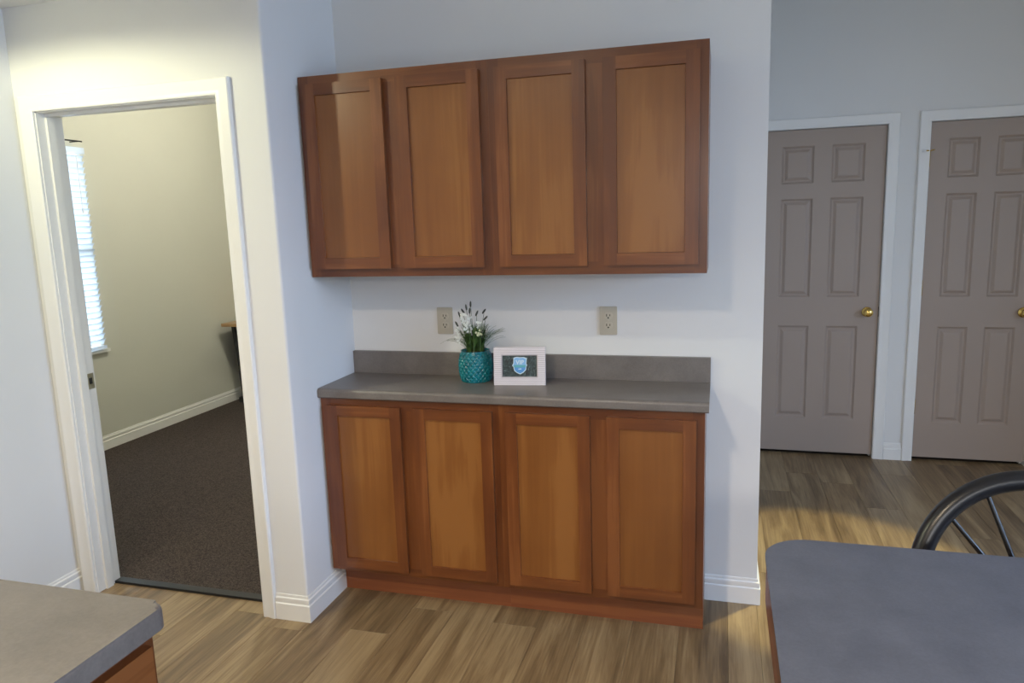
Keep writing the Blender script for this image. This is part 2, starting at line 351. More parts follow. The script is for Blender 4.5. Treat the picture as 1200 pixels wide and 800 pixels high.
box('latch_hole', DX0+0.0055, DX0+0.0062, -0.436, -0.420, 0.921, 0.947, M['dark'], sp)
th = box('threshold_strip', DX0+0.004, DX1-0.004, -0.436, -0.396, 0.0, 0.011, M['rubber'], bevel=0.005); tag(th, 'black rubber threshold strip in the open doorway', 'threshold')

def panel_door(name, x0, x1, ztop, yface, knob_side, label, hinge_zs, hinge_side, with_stop):
    root = struct_empty(name, ((x0+x1)/2, yface, 0), label)
    W = x1-x0; zb = 0.022; zt = ztop
    th_ = 0.035
    # stiles and rails as a grid with six holes
    s = 0.113*W/0.70; mu = 0.10*W/0.70; pwid = (W-2*s-mu)/2
    px = [(x0+s, x0+s+pwid), (x1-s-pwid, x1-s)]
    pz = [(0.245, 0.845), (1.027, 1.637), (1.728, 1.953)]
    bm = bmesh.new()
    xs_ = [x0, px[0][0], px[0][1], px[1][0], px[1][1], x1]; zs_ = [zb, pz[0][0], pz[0][1], pz[1][0], pz[1][1], pz[2][0], pz[2][1], zt]
    grid = [[bm.verts.new((xx, yface, zz)) for zz in zs_] for xx in xs_]
    for i in range(5):
        for j in range(7):
            if i in (1, 3) and j in (1, 3, 5): continue
            bm.faces.new((grid[i][j], grid[i+1][j], grid[i+1][j+1], grid[i][j+1]))
    # edge band and back
    addbox(bm, x0, x1, yface+0.012, yface+th_, zb, zt)
    for i in range(5):
        for j in (0, 7):
            a, b = grid[i][j].co, grid[i+1][j].co
            bm.faces.new([bm.verts.new(p) for p in (a, b, (b.x, yface+0.012, b.z), (a.x, yface+0.012, a.z))])
    for j in range(7):
        for i in (0, 5):
            a, b = grid[i][j].co, grid[i][j+1].co
            bm.faces.new([bm.verts.new(p) for p in (a, b, (b.x, yface+0.012, b.z), (a.x, yface+0.012, a.z))])
    link('slab', bm, M['taupe'], root)
    prof = [(0, 0), (0.004, 0.003), (0.012, 0.0100), (0.020, 0.0100), (0.024, 0.0080), (0.036, 0.0015), (0.042, 0.0008)]
    for a, b in px:
        for c, d in pz:
            bm = bmesh.new(); rings = []
            for ins, dep in prof:
                rings.append([bm.verts.new(p) for p in ((a+ins, yface+dep, c+ins), (b-ins, yface+dep, c+ins), (b-ins, yface+dep, d-ins), (a+ins, yface+dep, d-ins))])
            for q, w_ in zip(rings, rings[1:]):
                for k in range(4): bm.faces.new((q[k], q[(k+1) % 4], w_[(k+1) % 4], w_[k]))
            bm.faces.new(rings[-1]); link('panel', bm, M['taupe'], root)
    kx = x1-0.063 if knob_side > 0 else x0+0.063
    bm = bmesh.new(); lathe(bm, [(0, -0.0), (0.031, 0), (0.031, -0.004), (0.027, -0.008), (0.014, -0.011), (0.0115, -0.016), (0.0115, -0.026), (0.018, -0.031), (0.0255, -0.039), (0.0275, -0.048), (0.0255, -0.057), (0.017, -0.064), (0.0, -0.066)], (kx, yface, 0.935), 'y', 28)
    kb = link('knob', bm, M['brass'], root, smooth='all'); kb['label'] = 'round polished brass knob'
    if not with_stop: box('latch_plate', x1+0.0005, x1+0.003, yface+0.001, yface+0.02, 0.905, 0.965, M['dark'], root)
    hx = x0-0.003 if hinge_side < 0 else x1+0.003
    for hz in hinge_zs:
        bm = bmesh.new(); lathe(bm, [(0, -0.047), (0.005, -0.047), (0.0062, -0.043), (0.0062, 0.043), (0.0045, 0.045), (0.0055, 0.049), (0, 0.052)], (hx, yface-0.006, hz), 'z', 10)
        h = link('hinge', bm, M['brass'], root, smooth=True); h['label'] = 'brass hinge barrel'
        if with_stop and hz > 1.7:
            bm = bmesh.new(); tube(bm, [(hx, yface-0.008, hz+0.047), (hx-0.012, yface-0.03, hz+0.047), (hx-0.030, yface-0.036, hz+0.046)], 0.0038, 8); tube(bm, [(hx, yface-0.008, hz+0.047), (hx+0.02, yface-0.03, hz+0.05)], 0.0035, 8)
            hs = link('hinge_pin_stop', bm, M['brass'], h, smooth=True)
            bm = bmesh.new(); lathe(bm, [(0, -0.008), (0.007, -0.008), (0.008, 0), (0.007, 0.007), (0, 0.008)], (hx-0.033, yface-0.037, hz+0.046), 'x', 10); link('bumper', bm, M['white_plastic'], h, smooth=True)
    return root
for n_, (a, b) in enumerate(((R1a, R1b), (R2a, R2b)), 2):
    tt = struct_empty('trim_%d' % n_, ((a+b)/2, YR, 0), 'white moulded frame around a closed taupe door')
    casing('casing', a, b, RZ, YR, -1, tt)
    box('jamb', a-jb, a+0.001, YR, YR+T, 0, RZ+jb, M['trim'], tt); box('jamb', b-0.001, b+jb, YR, YR+T, 0, RZ+jb, M['trim'], tt); box('head_jamb', a-jb, b+jb, YR, YR+T, RZ-0.001, RZ+jb, M['trim'], tt)
    boxes('door_stop', [(a+0.001, a+0.012, YR+0.05, YR+0.08, 0, RZ-0.001), (b-0.012, b-0.001, YR+0.05, YR+0.08, 0, RZ-0.001), (a+0.012, b-0.012, YR+0.05, YR+0.08, RZ-0.012, RZ-0.001)], M['trim'], tt)
panel_door('door_1', R1a+0.004, R1b-0.004, RZ-0.004, YR+0.012, 1, 'closed taupe six-panel door beside the white wall end', [0.30, 1.08, 1.84], -1, False)
panel_door('door_2', R2a+0.004, R2b-0.004, RZ-0.004, YR+0.012, 1, 'closed taupe six-panel door at the right edge', [0.345, 1.08, 1.84], -1, True)

# ------------------------------------------------------------------ windows
def window(name, axis, at_, a0, a1, z0, z1, n_mull, out, label, sh=0.0, f=0.045):
    """window in a wall; axis 'x': wall plane x = at_ (opening runs in y); out = outward sign"""
    cen = (at_, (a0+a1)/2, z0) if axis == 'x' else ((a0+a1)/2, at_, z0)
    root = struct_empty(name, cen, label)
    def B(nm, p0, p1, q0, q1, d0, d1, mat):
        if nm != 'window_sill': d0, d1 = d0-sh, d1-sh
        lo, hi = sorted((at_+out*d0, at_+out*d1))
        return box(nm, lo, hi, p0, p1, q0, q1, mat, root) if axis == 'x' else box(nm, p0, p1, lo, hi, q0, q1, mat, root)
    B('window_frame', a0, a0+f, z0, z1, 0.05, 0.10, M['trim']); B('window_frame', a1-f, a1, z0, z1, 0.05, 0.10, M['trim'])
    B('window_frame', a0+f, a1-f, z0, z0+f, 0.05, 0.10, M['trim']); B('window_frame', a0+f, a1-f, z1-f, z1, 0.05, 0.10, M['trim'])
    zm = (z0+z1)/2
    B('meeting_rail', a0+f, a1-f, zm-0.025, zm+0.025, 0.055, 0.095, M['trim'])
    step = (a1-a0-2*f)/n_mull
    for k in range(n_mull):
        p0, p1 = a0+f+k*step, a0+f+(k+1)*step
        if k: B('mullion', p0-0.02, p0+0.02, z0+f, z1-f, 0.055, 0.095, M['trim'])
        B('pane', p0, p1, z0+f, zm-0.025, 0.072, 0.078, M['glass']); B('pane', p0, p1, zm+0.025, z1-f, 0.072, 0.078, M['glass'])
    B('window_sill', a0-0.03, a1+0.03, z0-0.02, z0, -0.03, 0.05-sh, M['trim'])
    return root
window('window_1', 'x', OX, OW0, OW1, OWZ0, OWZ1, 1, -1, 'bright sash window behind the white blind', 0.05, 0.025)
window('window_2', 'x', RX, WY0, WY1, WZ0, WZ1, 2, 1, 'wide window of the room behind the camera')
window('window_3', 'y', RY, VX0, VX1, VZ0, VZ1, 2, -1, 'window in the rear wall')
BX = OX+0.055
bl = thing('window_blind', 'white horizontal slat blind covering the bright window in the carpeted room', 'blind', (BX-0.02, (OW0+OW1)/2, OWZ0))
box('head_rail', BX-0.045, BX-0.005, OW0+0.008, OW1-0.008, OWZ1-0.045, OWZ1-0.003, M['blind'], bl, 0.003)
bm = bmesh.new(); sl = []
for k in range(6):
    t = k/5; sl.append((-0.022+0.044*t, 0.004*math.sin(math.pi*t)))
tilt = math.radians(60)
prof = [(a*math.cos(tilt)-b*math.sin(tilt), a*math.sin(tilt)+b*math.cos(tilt)) for a, b in sl]
ring = prof + [(a, b-0.002) for a, b in reversed(prof)]
n = len(ring)
va = [bm.verts.new((a, -(OW1-OW0)/2+0.01, b)) for a, b in ring]; vb = [bm.verts.new((a, (OW1-OW0)/2-0.01, b)) for a, b in ring]
for i in range(n): bm.faces.new((va[i], va[(i+1) % n], vb[(i+1) % n], vb[i]))
bm.faces.new(va); bm.faces.new(list(reversed(vb)))
s0 = link('slat', bm, M['blind'], bl, local=True); s0.location = (-0.005, 0, 0.06)
zz = 0.06+0.04
while zz < OWZ1-OWZ0-0.06:
    s = s0.copy(); C.objects.link(s); s.parent = bl; s.location = (-0.005, 0, zz); zz += 0.04
box('bottom_rail', BX-0.045, BX-0.01, OW0+0.012, OW1-0.012, OWZ0+0.008, OWZ0+0.030, M['blind'], bl, 0.004)
for yy in (OW1-0.16, OW0+0.16):
    bm = bmesh.new(); tube(bm, [(BX-0.002, yy, OWZ0+0.02), (BX-0.002, yy, OWZ1-0.03)], 0.0016, 6); link('ladder_cord', bm, M['blind'], bl)
bm = bmesh.new(); tube(bm, [(BX+0.004, OW1-0.09, OWZ1-0.04), (BX+0.006, OW1-0.09, OWZ1-0.42)], 0.0035, 8); tube(bm, [(BX+0.006, OW1-0.09, OWZ1-0.42), (BX+0.006, OW1-0.09, OWZ1-0.45)], [0.006, 0.007], 8); link('wand', bm, M['white_plastic'], bl, smooth=True)
bm = bmesh.new(); tube(bm, [(OX+0.08, OW0-0.1, 2.184), (OX+0.08, OW1-0.05, 2.184)], 0.005, 8); tube(bm, [(OX, OW1-0.07, 2.184), (OX+0.08, OW1-0.07, 2.184)], 0.004, 8)
tag(link('curtain_rod', bm, M['black'], smooth=True), 'thin black curtain rod above the blind', 'curtain rod')

# ------------------------------------------------------------------ cabinets
def cabinet_door(x0, x1, z0, z1, yb, parent, th_=0.019):
    """shaker door facing -y, back at yb"""
    d = bpy.data.objects.new('door', None); C.objects.link(d); d.parent = parent; d.empty_display_size = 0.03
    st = 0.045; yf = yb-th_
    box('stile', x0, x0+st, yf, yb, z0, z1, M['wood_v'], d, 0.0022); box('stile', x1-st, x1, yf, yb, z0, z1, M['wood_v'], d, 0.0022)
    box('rail', x0+st, x1-st, yf, yb, z1-0.042, z1, M['wood_h'], d, 0.0022); box('rail', x0+st, x1-st, yf, yb, z0, z0+0.042, M['wood_h'], d, 0.0022)
    # recessed flat panel with a small chamfered lip
    bm = bmesh.new(); a, b, c, e = x0+st-0.004, x1-st+0.004, z0+0.038, z1-0.038
    addbox(bm, a, b, yf+0.0075, yb-0.003, c, e); link('panel', bm, M['panel'], d)
    bm = bmesh.new(); a, b, c, e = x0+st, x1-st, z0+0.042, z1-0.042
    o_ = [(a, c), (b, c), (b, e), (a, e)]; i_ = [(a+0.0015, c+0.0015), (b-0.0015, c+0.0015), (b-0.0015, e-0.0015), (a+0.0015, e-0.0015)]
    vo = [bm.verts.new((p[0], yf+0.002, p[1])) for p in o_]; vi = [bm.verts.new((p[0], yf+0.0074, p[1])) for p in i_]; vq = [bm.verts.new((p[0], yf+0.0076, p[1])) for p in o_]
    for k in range(4):
        bm.faces.new((vo[k], vo[(k+1) % 4], vi[(k+1) % 4], vi[k])); bm.faces.new((vi[k], vi[(k+1) % 4], vq[(k+1) % 4], vq[k])); bm.faces.new((vq[k], vq[(k+1) % 4], vo[(k+1) % 4], vo[k]))
    link('panel_lip', bm, M['wood_v'], d)
    return d
XS = [(0.033, 0.356), (0.412, 0.731), (0.790, 1.113), (1.174, 1.494)]
UN = [(0.004, 0.762), (0.7622, 1.523)]
def frame(parent, x0, x1, yf, z0, z1, doors, top, bot, depth=0.019):
    """face frame: stiles, rails and the mullion between the two doors"""
    yb = yf+depth
    a, b = doors
    s0_, s1_ = a[0]+0.012-x0, x1-b[1]+0.012
    box('frame_stile', x0, x0+s0_, yf, yb, z0, z1, M['frame_v'], parent, 0.0006, 1); box('frame_stile', x1-s1_, x1, yf, yb, z0, z1, M['frame_v'], parent, 0.0006, 1)
    box('frame_rail', x0+s0_, x1-s1_, yf, yb, z1-top, z1, M['frame_h'], parent, 0.0006, 1); box('frame_rail', x0+s0_, x1-s1_, yf, yb, z0, z0+bot, M['frame_h'], parent, 0.0006, 1)
    box('mullion', a[1]-0.012, b[0]+0.012, yf, yb, z0+bot, z1-top, M['frame_v'], parent, 0.0006, 1)
UZ0, UZ1, UD = 1.3633, 2.1249, 0.3144
labels_u = ['reddish-brown two-door wall cabinet against the side wall, above the plant', 'reddish-brown two-door wall cabinet at the hallway end, above the right outlet']
labels_b = ['two-door base cabinet against the side wall under the plant end of the countertop', 'two-door base cabinet at the hallway end under the bare end of the countertop']
for i, (x0, x1) in enumerate(UN):
    t = thing('wall_cabinet', labels_u[i], 'cabinet', ((x0+x1)/2, -UD/2, UZ0), 'wall cabinets')
    yb = -UD+0.019
    box('side_panel', x0, x0+0.016, yb, -0.001, UZ0, UZ1, M['wood_v'], t); box('side_panel', x1-0.016, x1, yb, -0.001, UZ0, UZ1, M['wood_v'], t)
    box('bottom_panel', x0+0.016, x1-0.016, yb, -0.001, UZ0+0.004, UZ0+0.020, M['wood_hy'], t); box('top_panel', x0+0.016, x1-0.016, yb, -0.001, UZ1-0.02, UZ1-0.004, M['wood_hy'], t)
    box('back_panel', x0+0.016, x1-0.016, -0.008, -0.001, UZ0+0.02, UZ1-0.02, M['wood_v'], t)
    frame(t, x0, x1, -UD, UZ0, UZ1, XS[2*i:2*i+2], 0.045, 0.045)
    for a, b in XS[2*i:2*i+2]: cabinet_door(a, b, 1.395, 2.093, -UD, t)
CT, BD, TK = 0.914, 0.322, 0.235
BXS = [(0.038, 0.359), (0.417, 0.738), (0.791, 1.114), (1.176, 1.494)]
for i, (x0, x1) in enumerate(UN):
    t = thing('base_cabinet', labels_b[i], 'cabinet', ((x0+x1)/2, -BD/2, 0), 'base cabinets under the countertop')
    yb = -BD+0.019; z1 = CT-0.038
    xl = 0.0145 if i == 0 else x0
    for a, b, c in ((x0, x0+0.016, xl), (x1-0.016, x1, x1-0.016)):
        bm = bmesh.new(); prism(bm, [(yb, 0.128), (-TK, 0.128), (-TK, 0.0) , (-0.0145, 0.0), (-0.0145, z1), (yb, z1)] if not (i == 0 and a == x0) else [(yb, 0.128), (-0.0145, 0.128), (-0.0145, z1), (yb, z1)], 'x', a, b); link('side_panel', bm, M['wood_v'], t)
    box('floor_panel', x0+0.016, x1-0.016, yb, -0.016, 0.128, 0.144, M['wood_hy'], t)
    box('back_panel', x0+0.016, x1-0.016, -0.0155, -0.0145, 0.144, z1, M['wood_v'], t)
    frame(t, x0, x1, -BD, 0.128, z1, BXS[2*i:2*i+2], 0.045, 0.035)
    box('toe_board', xl, x1, -TK-0.006, -TK, 0.0, 0.128, M['toe'], t)
    for a, b in BXS[2*i:2*i+2]: cabinet_door(a, b, 0.150, 0.846, -BD, t)

# countertop with rolled front edge and backsplash
def counter_profile(yfront, yback, zt, thick, r=0.014):
    pts = [(yback, zt), (yback, zt-thick+0.012), (yback, zt-thick)]
    pts += [(yfront+0.004, zt-thick)]
    pts += [(yfront, zt-thick+0.004), (yfront, zt-r)]
    for k in range(1, 8):
        a = math.radians(180 - 90*k/7); pts.append((yfront+r+r*math.cos(a), zt-r+r*math.sin(a)))
    return pts
WCX = 1.5366
ctop = thing('countertop', 'grey-brown laminate countertop holding the potted plant', 'countertop', (0.77, -0.16, CT-0.038))
bm = bmesh.new(); prism(bm, counter_profile(-0.342, -0.001, CT, 0.038), 'x', 0.001, WCX); link('worktop', bm, M['laminate'], ctop, smooth=True)
tag(box('backsplash', 0.001, WCX, -0.020, -0.001, CT, 1.012, M['laminate'], None, 0.002), 'low grey-brown laminate backsplash strip along the wall behind the plant', 'backsplash')

# ------------------------------------------------------------------ wall outlets
def outlet(xc, zc, label):
    t = thing('wall_outlet', label, 'outlet', (xc, 0, zc), 'almond outlets above the countertop')
    bm = bmesh.new(); prism(bm, rounded_rect(xc-0.035, xc+0.035, zc-0.0575, zc+0.0575, 0.004, 3), 'y', -0.0055, 0.0)
    link('cover_plate', bm, M['almond'], t, smooth=True, bevel=0.0015)
    for s in (-1, 1):
        c = zc+s*0.0195
        bm = bmesh.new(); pts = []
        for k in range(24):
            a = 2*math.pi*k/24; pts.append((xc+0.0172*math.cos(a), c+max(-0.0128, min(0.0128, 0.0172*math.sin(a)))))
        prism(bm, pts, 'y', -0.0075, -0.005); rc = link('receptacle', bm, M['almond2'], t)
        box('slot', xc-0.0080, xc-0.0052, -0.0082, -0.007, c-0.002, c+0.0075, M['dark'], rc); box('slot', xc+0.0052, xc+0.0080, -0.0082, -0.007, c-0.001, c+0.0065, M['dark'], rc)
        bm = bmesh.new(); lathe(bm, [(0, -0.0082), (0.0032, -0.0082), (0.0032, -0.007), (0, -0.007)], (xc, 0, c-0.0075), 'y', 10); link('ground_hole', bm, M['dark'], rc)
    bm = bmesh.new(); lathe(bm, [(0, -0.0072), (0.003, -0.0068), (0.0036, -0.0055), (0, -0.0055)], (xc, 0, zc), 'y', 10); link('screw', bm, M['almond2'], t)
outlet(0.4385, 1.148, 'almond duplex outlet partly hidden behind the potted plant'); outlet(1.138, 1.153, 'almond duplex outlet on the bare wall right of the picture frame')

# ------------------------------------------------------------------ teal planter
PX, PY, PZ = 0.602, -0.100, CT
plant = thing('potted_plant', 'artificial grass and white flowers in a teal diamond-quilted ceramic pot', 'plant', (PX, PY, PZ))
m = mat_new('teal_glaze', (0.0, 0.16, 0.19), 0.26, coat=0.15); tc = N(m, 'ShaderNodeTexCoord'); n = N(m, 'ShaderNodeTexNoise', Scale=30.0, Detail=3.0); L(m, tc.outputs['Object'], n.inputs['Vector'])
r = ramp(m, n.outputs[0], [(0.3, (0.0, 0.11, 0.14)), (0.7, (0.004, 0.22, 0.25))]); L(m, r.outputs[0], bsdf(m).inputs['Base Color']); M['teal'] = m
bm = bmesh.new(); NU, NV, H = 240, 96, 0.126
rings = []
nd, nr = 20, 10
for j in range(NV+1):
    v = j/NV
    rad = 0.054 + 0.0160*math.sin(math.pi*min(1, 0.10+0.84*v))**0.8
    row = []
    for i in range(NU):
        u = i/NU
        a = (u*nd + v*nr*0.5*1.0); b = (u*nd - v*nr*0.5*1.0)
        fa = abs((a % 1)-0.5)*2; fb = abs((b % 1)-0.5)*2
        hgt = min(1-fa, 1-fb)            # 0 on grid lines, 1 in the middle of a diamond
        env = 1.0 if 0.03 < v < 0.93 else 0.0
        d = rad + env*0.005*(min(1, hgt*1.6)**0.6 - 0.6)
        row.append(bm.verts.new((PX+d*math.cos(2*math.pi*u), PY+d*math.sin(2*math.pi*u), PZ+v*H)))
    rings.append(row)
inner = [[bm.verts.new((PX+rr*math.cos(2*math.pi*i/NU), PY+rr*math.sin(2*math.pi*i/NU), PZ+zz)) for i in range(NU)] for rr, zz in ((0.0605, H+0.002), (0.0565, H+0.001), (0.054, H-0.02))]
rings += inner
for a, b in zip(rings, rings[1:]):
    for i in range(NU): bm.faces.new((a[i], a[(i+1) % NU], b[(i+1) % NU], b[i]))
bm.faces.new(list(reversed(rings[0])))
pot = link('pot', bm, M['teal'], plant, smooth='all'); pot['label'] = 'teal glazed pot with raised diamonds'
M['soil'] = mat_new('brown_moss', (0.05, 0.03, 0.018), 0.95)
bm = bmesh.new(); lathe(bm, [(0.0545, H-0.018), (0.04, H-0.006), (0.02, H-0.001), (0, H)], (PX, PY, PZ), 'z', 24); link('soil', bm, M['soil'], plant, smooth=True)
M['grass'] = mat_new('green_grass_blade', (0.045, 0.10, 0.022), 0.5)
tcg = N(M['grass'], 'ShaderNodeTexCoord'); ng = N(M['grass'], 'ShaderNodeTexNoise', Scale=45.0); L(M['grass'], tcg.outputs['Object'], ng.inputs['Vector'])
rg = ramp(M['grass'], ng.outputs[0], [(0.35, (0.018, 0.05, 0.012)), (0.65, (0.085, 0.16, 0.035))]); L(M['grass'], rg.outputs[0], bsdf(M['grass']).inputs['Base Color'])
M['petal'] = mat_new('white_petal', (0.72, 0.76, 0.74), 0.6); M['seed'] = mat_new('dark_seed_head', (0.055, 0.06, 0.05), 0.8); M['cream_petal'] = mat_new('cream_petal', (0.6, 0.63, 0.42), 0.6)
rg_ = random.Random(5)
def blade(bm, base, tip, droop, wd):
    b0, t0 = Vector(base), Vector(tip); ms_ = []
    side = Vector((-(t0-b0).y, (t0-b0).x, 0)); side = side.normalized() if side.length > 1e-4 else Vector((1, 0, 0))
    n_ = 7
    for k in range(n_+1):
        t = k/n_; p = b0.lerp(t0, t); p = p + Vector((0, 0, 1))*droop*4*t*(1-t)
        w_ = wd*(1-t)**0.6 + 0.0002; nrm = (t0-b0).cross(side).normalized()*0.0005
        ms_.append([bm.verts.new(p-side*w_), bm.verts.new(p+nrm), bm.verts.new(p+side*w_), bm.verts.new(p-nrm)])
    for a, b in zip(ms_, ms_[1:]):
        for k in range(4): bm.faces.new((a[k], a[(k+1) % 4], b[(k+1) % 4], b[k]))
bm = bmesh.new(); zb = PZ+H-0.01
YMAX = -0.012
def clampy(p): return (p[0], min(p[1], YMAX-0.004), p[2])
for k in range(190):
    a = rg_.uniform(0, 2*math.pi); r0 = rg_.uniform(0, 0.036); rt_ = rg_.uniform(0.02, 0.085); h = rg_.uniform(0.05, 0.125)*(1.15-rt_*3.0)
    a2 = a + rg_.uniform(-0.5, 0.5)
    blade(bm, (PX+r0*math.cos(a), PY+r0*math.sin(a), zb), clampy((PX+rt_*math.cos(a2), PY+min(rt_, 0.07)*math.sin(a2), zb+h)), rg_.uniform(0.005, 0.03), rg_.uniform(0.0018, 0.0036))
for k in range(26):   # long arching blades reaching out to the right and left
    sgn = 1 if k % 3 else -1; ln = rg_.uniform(0.09, 0.135); 
    blade(bm, (PX+sgn*rg_.uniform(0.0, 0.03), PY+rg_.uniform(-0.03, 0.03), zb), (PX+sgn*ln, PY+rg_.uniform(-0.05, 0.04), zb+rg_.uniform(0.055, 0.10)*(1.2 if sgn > 0 else 0.7)), rg_.uniform(0.015, 0.035), rg_.uniform(0.0016, 0.0028))
gr = link('grass_blades', bm, M['grass'], plant); gr['kind'] = 'stuff'; gr['label'] = 'thin arching green grass blades'
# dark seed heads on stalks (positions read off the outline of the plant)
heads = [(-0.057, 1.190, -20), (-0.026, 1.219, -8), (-0.007, 1.232, 2), (-0.041, 1.203, -35), (0.018, 1.195, 28), (0.049, 1.203, 38), (0.054, 1.175, 45), (-0.070, 1.150, -28), (-0.012, 1.205, 4)]
bm = bmesh.new()
for dx, z, an in heads: tube(bm, [(PX+dx*0.25, PY, zb), (PX+dx*0.6, PY-0.008, (zb+z)/2), (PX+dx, PY-0.015, z-0.008)], 0.0010, 5)
link('flower_stalks', bm, M['grass'], plant)
for dx, z, an in heads:
    d = Vector((math.sin(math.radians(an)), 0, math.cos(math.radians(an)))); c = Vector((PX+dx, PY-0.015, z))
    bm = bmesh.new(); tube(bm, [c-d*0.012, c-d*0.008, c, c+d*0.008, c+d*0.013], [0.0018, 0.0036, 0.0042, 0.0036, 0.001], 8); link('seed_head', bm, M['seed'], plant, smooth=True)
def flower_spike(cx_, cz, n_, wd, hh, mat, name, yoff=-0.03):
    bm = bmesh.new()
    for k in range(n_):
        p = Vector((PX+cx_+rg_.gauss(0, wd), PY+yoff+rg_.uniform(-0.014, 0.012), cz+rg_.uniform(-hh, hh)))
        for q in range(5):
            a = 2*math.pi*q/5 + rg_.random(); nrm = Vector((rg_.uniform(-0.4, 0.4), -1, rg_.uniform(-0.1, 0.6))).normalized(); e1 = nrm.orthogonal().normalized(); e2 = nrm.cross(e1)
            dd = e1*math.cos(a)+e2*math.sin(a); tt_ = e1*-math.sin(a)+e2*math.cos(a); s_ = 0.0056
            vs_ = [p, p+dd*s_*0.6+tt_*s_*0.4, p+dd*s_+nrm*0.0012, p+dd*s_*0.6-tt_*s_*0.4]
            f = [bm.verts.new(v) for v in vs_]; bck = [bm.verts.new(v-nrm*0.0006) for v in vs_]
            bm.faces.new(f); bm.faces.new(list(reversed(bck)))
            for z_ in range(4): bm.faces.new((f[z_], f[(z_+1) % 4], bck[(z_+1) % 4], bck[z_]))
    return link(name, bm, mat, plant)
flower_spike(-0.030, 1.155, 26, 0.009, 0.040, M['petal'], 'white_flower_spike'); flower_spike(-0.012, 1.150, 20, 0.008, 0.038, M['petal'], 'white_flower_spike'); flower_spike(-0.062, 1.105, 16, 0.006, 0.034, M['petal'], 'white_flower_spike')
flower_spike(0.030, 1.118, 12, 0.008, 0.013, M['cream_petal'], 'cream_flower', -0.045); flower_spike(0.028, 1.150, 8, 0.006, 0.012, M['petal'], 'white_flower_spike')

# ------------------------------------------------------------------ picture frame with badge print
FW, FH = 0.206, 0.152
pf = thing('picture_frame', 'small white chevron-patterned picture frame with a blue shield badge print', 'picture frame', (0.806, -0.163, CT))
pf.rotation_euler = (math.radians(-7), 0, math.radians(7.8))
M['chevron'] = m = mat_new('white_chevron_enamel', (0.80, 0.76, 0.77), 0.3); tc = N(m, 'ShaderNodeTexCoord'); sx_ = N(m, 'ShaderNodeSeparateXYZ'); L(m, tc.outputs['Object'], sx_.inputs[0])
tri = N(m, 'ShaderNodeMath', operation='PINGPONG'); tri.inputs[1].default_value = 0.0028; L(m, sx_.outputs[0], tri.inputs[0])
ad2 = N(m, 'ShaderNodeMath', operation='ADD'); L(m, tri.outputs[0], ad2.inputs[0]); L(m, sx_.outputs[2], ad2.inputs[1])
md = N(m, 'ShaderNodeMath', operation='PINGPONG'); md.inputs[1].default_value = 0.0029; L(m, ad2.outputs[0], md.inputs[0])
gt = N(m, 'ShaderNodeMapRange'); gt.inputs['From Min'].default_value = 0.0005; gt.inputs['From Max'].default_value = 0.0014; L(m, md.outputs[0], gt.inputs['Value'])
rr = ramp(m, gt.outputs[0], [(0.0, (0.22, 0.17, 0.19)), (1.0, (0.84, 0.79, 0.80))]); L(m, rr.outputs[0], bsdf(m).inputs['Base Color'])
def lbox(name, x0, x1, y0, y1, z0, z1, mat, parent, bevel=0):
    bm = bmesh.new(); addbox(bm, x0, x1, y0, y1, z0, z1); return link(name, bm, mat, parent, bevel=bevel, smooth=bool(bevel), local=True)
bw = 0.030
for nm, b in (('frame_bar', (-FW/2, FW/2, -0.009, 0.009, 0, bw)), ('frame_bar', (-FW/2, FW/2, -0.009, 0.009, FH-bw, FH)), ('frame_bar', (-FW/2, -FW/2+bw, -0.009, 0.009, bw, FH-bw)), ('frame_bar', (FW/2-bw, FW/2, -0.009, 0.009, bw, FH-bw))): lbox(nm, *b, M['chevron'], pf, 0.0015)
M['frame_lip'] = mat_new('silver_lip', (0.42, 0.38, 0.38), 0.35)
bm = bmesh.new(); a, b = FW/2-bw, FH-bw
for q in ((-a, -a+0.004, -0.005, 0.004, bw, b), (a-0.004, a, -0.005, 0.004, bw, b), (-a+0.004, a-0.004, -0.005, 0.004, bw, bw+0.004), (-a+0.004, a-0.004, -0.005, 0.004, b-0.004, b)): addbox(bm, *q)
link('inner_lip', bm, M['frame_lip'], pf, local=True)
M['print'] = m = mat_new('dark_foliage_print', (0.02, 0.03, 0.03), 0.35); tc = N(m, 'ShaderNodeTexCoord'); mpp = N(m, 'ShaderNodeMapping'); mpp.inputs['Scale'].default_value = (1.4, 1, 1); mpp.inputs['Rotation'].default_value = (0, 0.7, 0); L(m, tc.outputs['Object'], mpp.inputs['Vector'])
nn = N(m, 'ShaderNodeTexNoise', Scale=95.0, Detail=5.0, Roughness=0.75, Distortion=1.5); L(m, mpp.outputs[0], nn.inputs['Vector'])
rr = ramp(m, nn.outputs[0], [(0.42, (0.008, 0.012, 0.016)), (0.54, (0.022, 0.045, 0.042)), (0.66, (0.18, 0.26, 0.26))]); L(m, rr.outputs[0], bsdf(m).inputs['Base Color'])
pr = lbox('print', -a+0.002, a-0.002, -0.002, 0.003, bw+0.002, b-0.002, M['print'], pf)
lbox('backing', -FW/2+0.004, FW/2-0.004, 0.009, 0.012, 0.003, FH-0.003, M['black'], pf)
# easel leg behind
bm = bmesh.new(); v = [(-0.02, 0.012, FH*0.72), (0.02, 0.012, FH*0.72), (0.028, 0.055, 0.0065), (-0.028, 0.055, 0.0065)]
f = [bm.verts.new(p) for p in v]; k_ = [bm.verts.new((p[0], p[1]+0.0025, p[2]+0.0005)) for p in v]; bm.faces.new(f); bm.faces.new(list(reversed(k_)))
for i in range(4): bm.faces.new((f[i], f[(i+1) % 4], k_[(i+1) % 4], k_[i]))
link('easel_leg', bm, M['black'], pf, local=True)
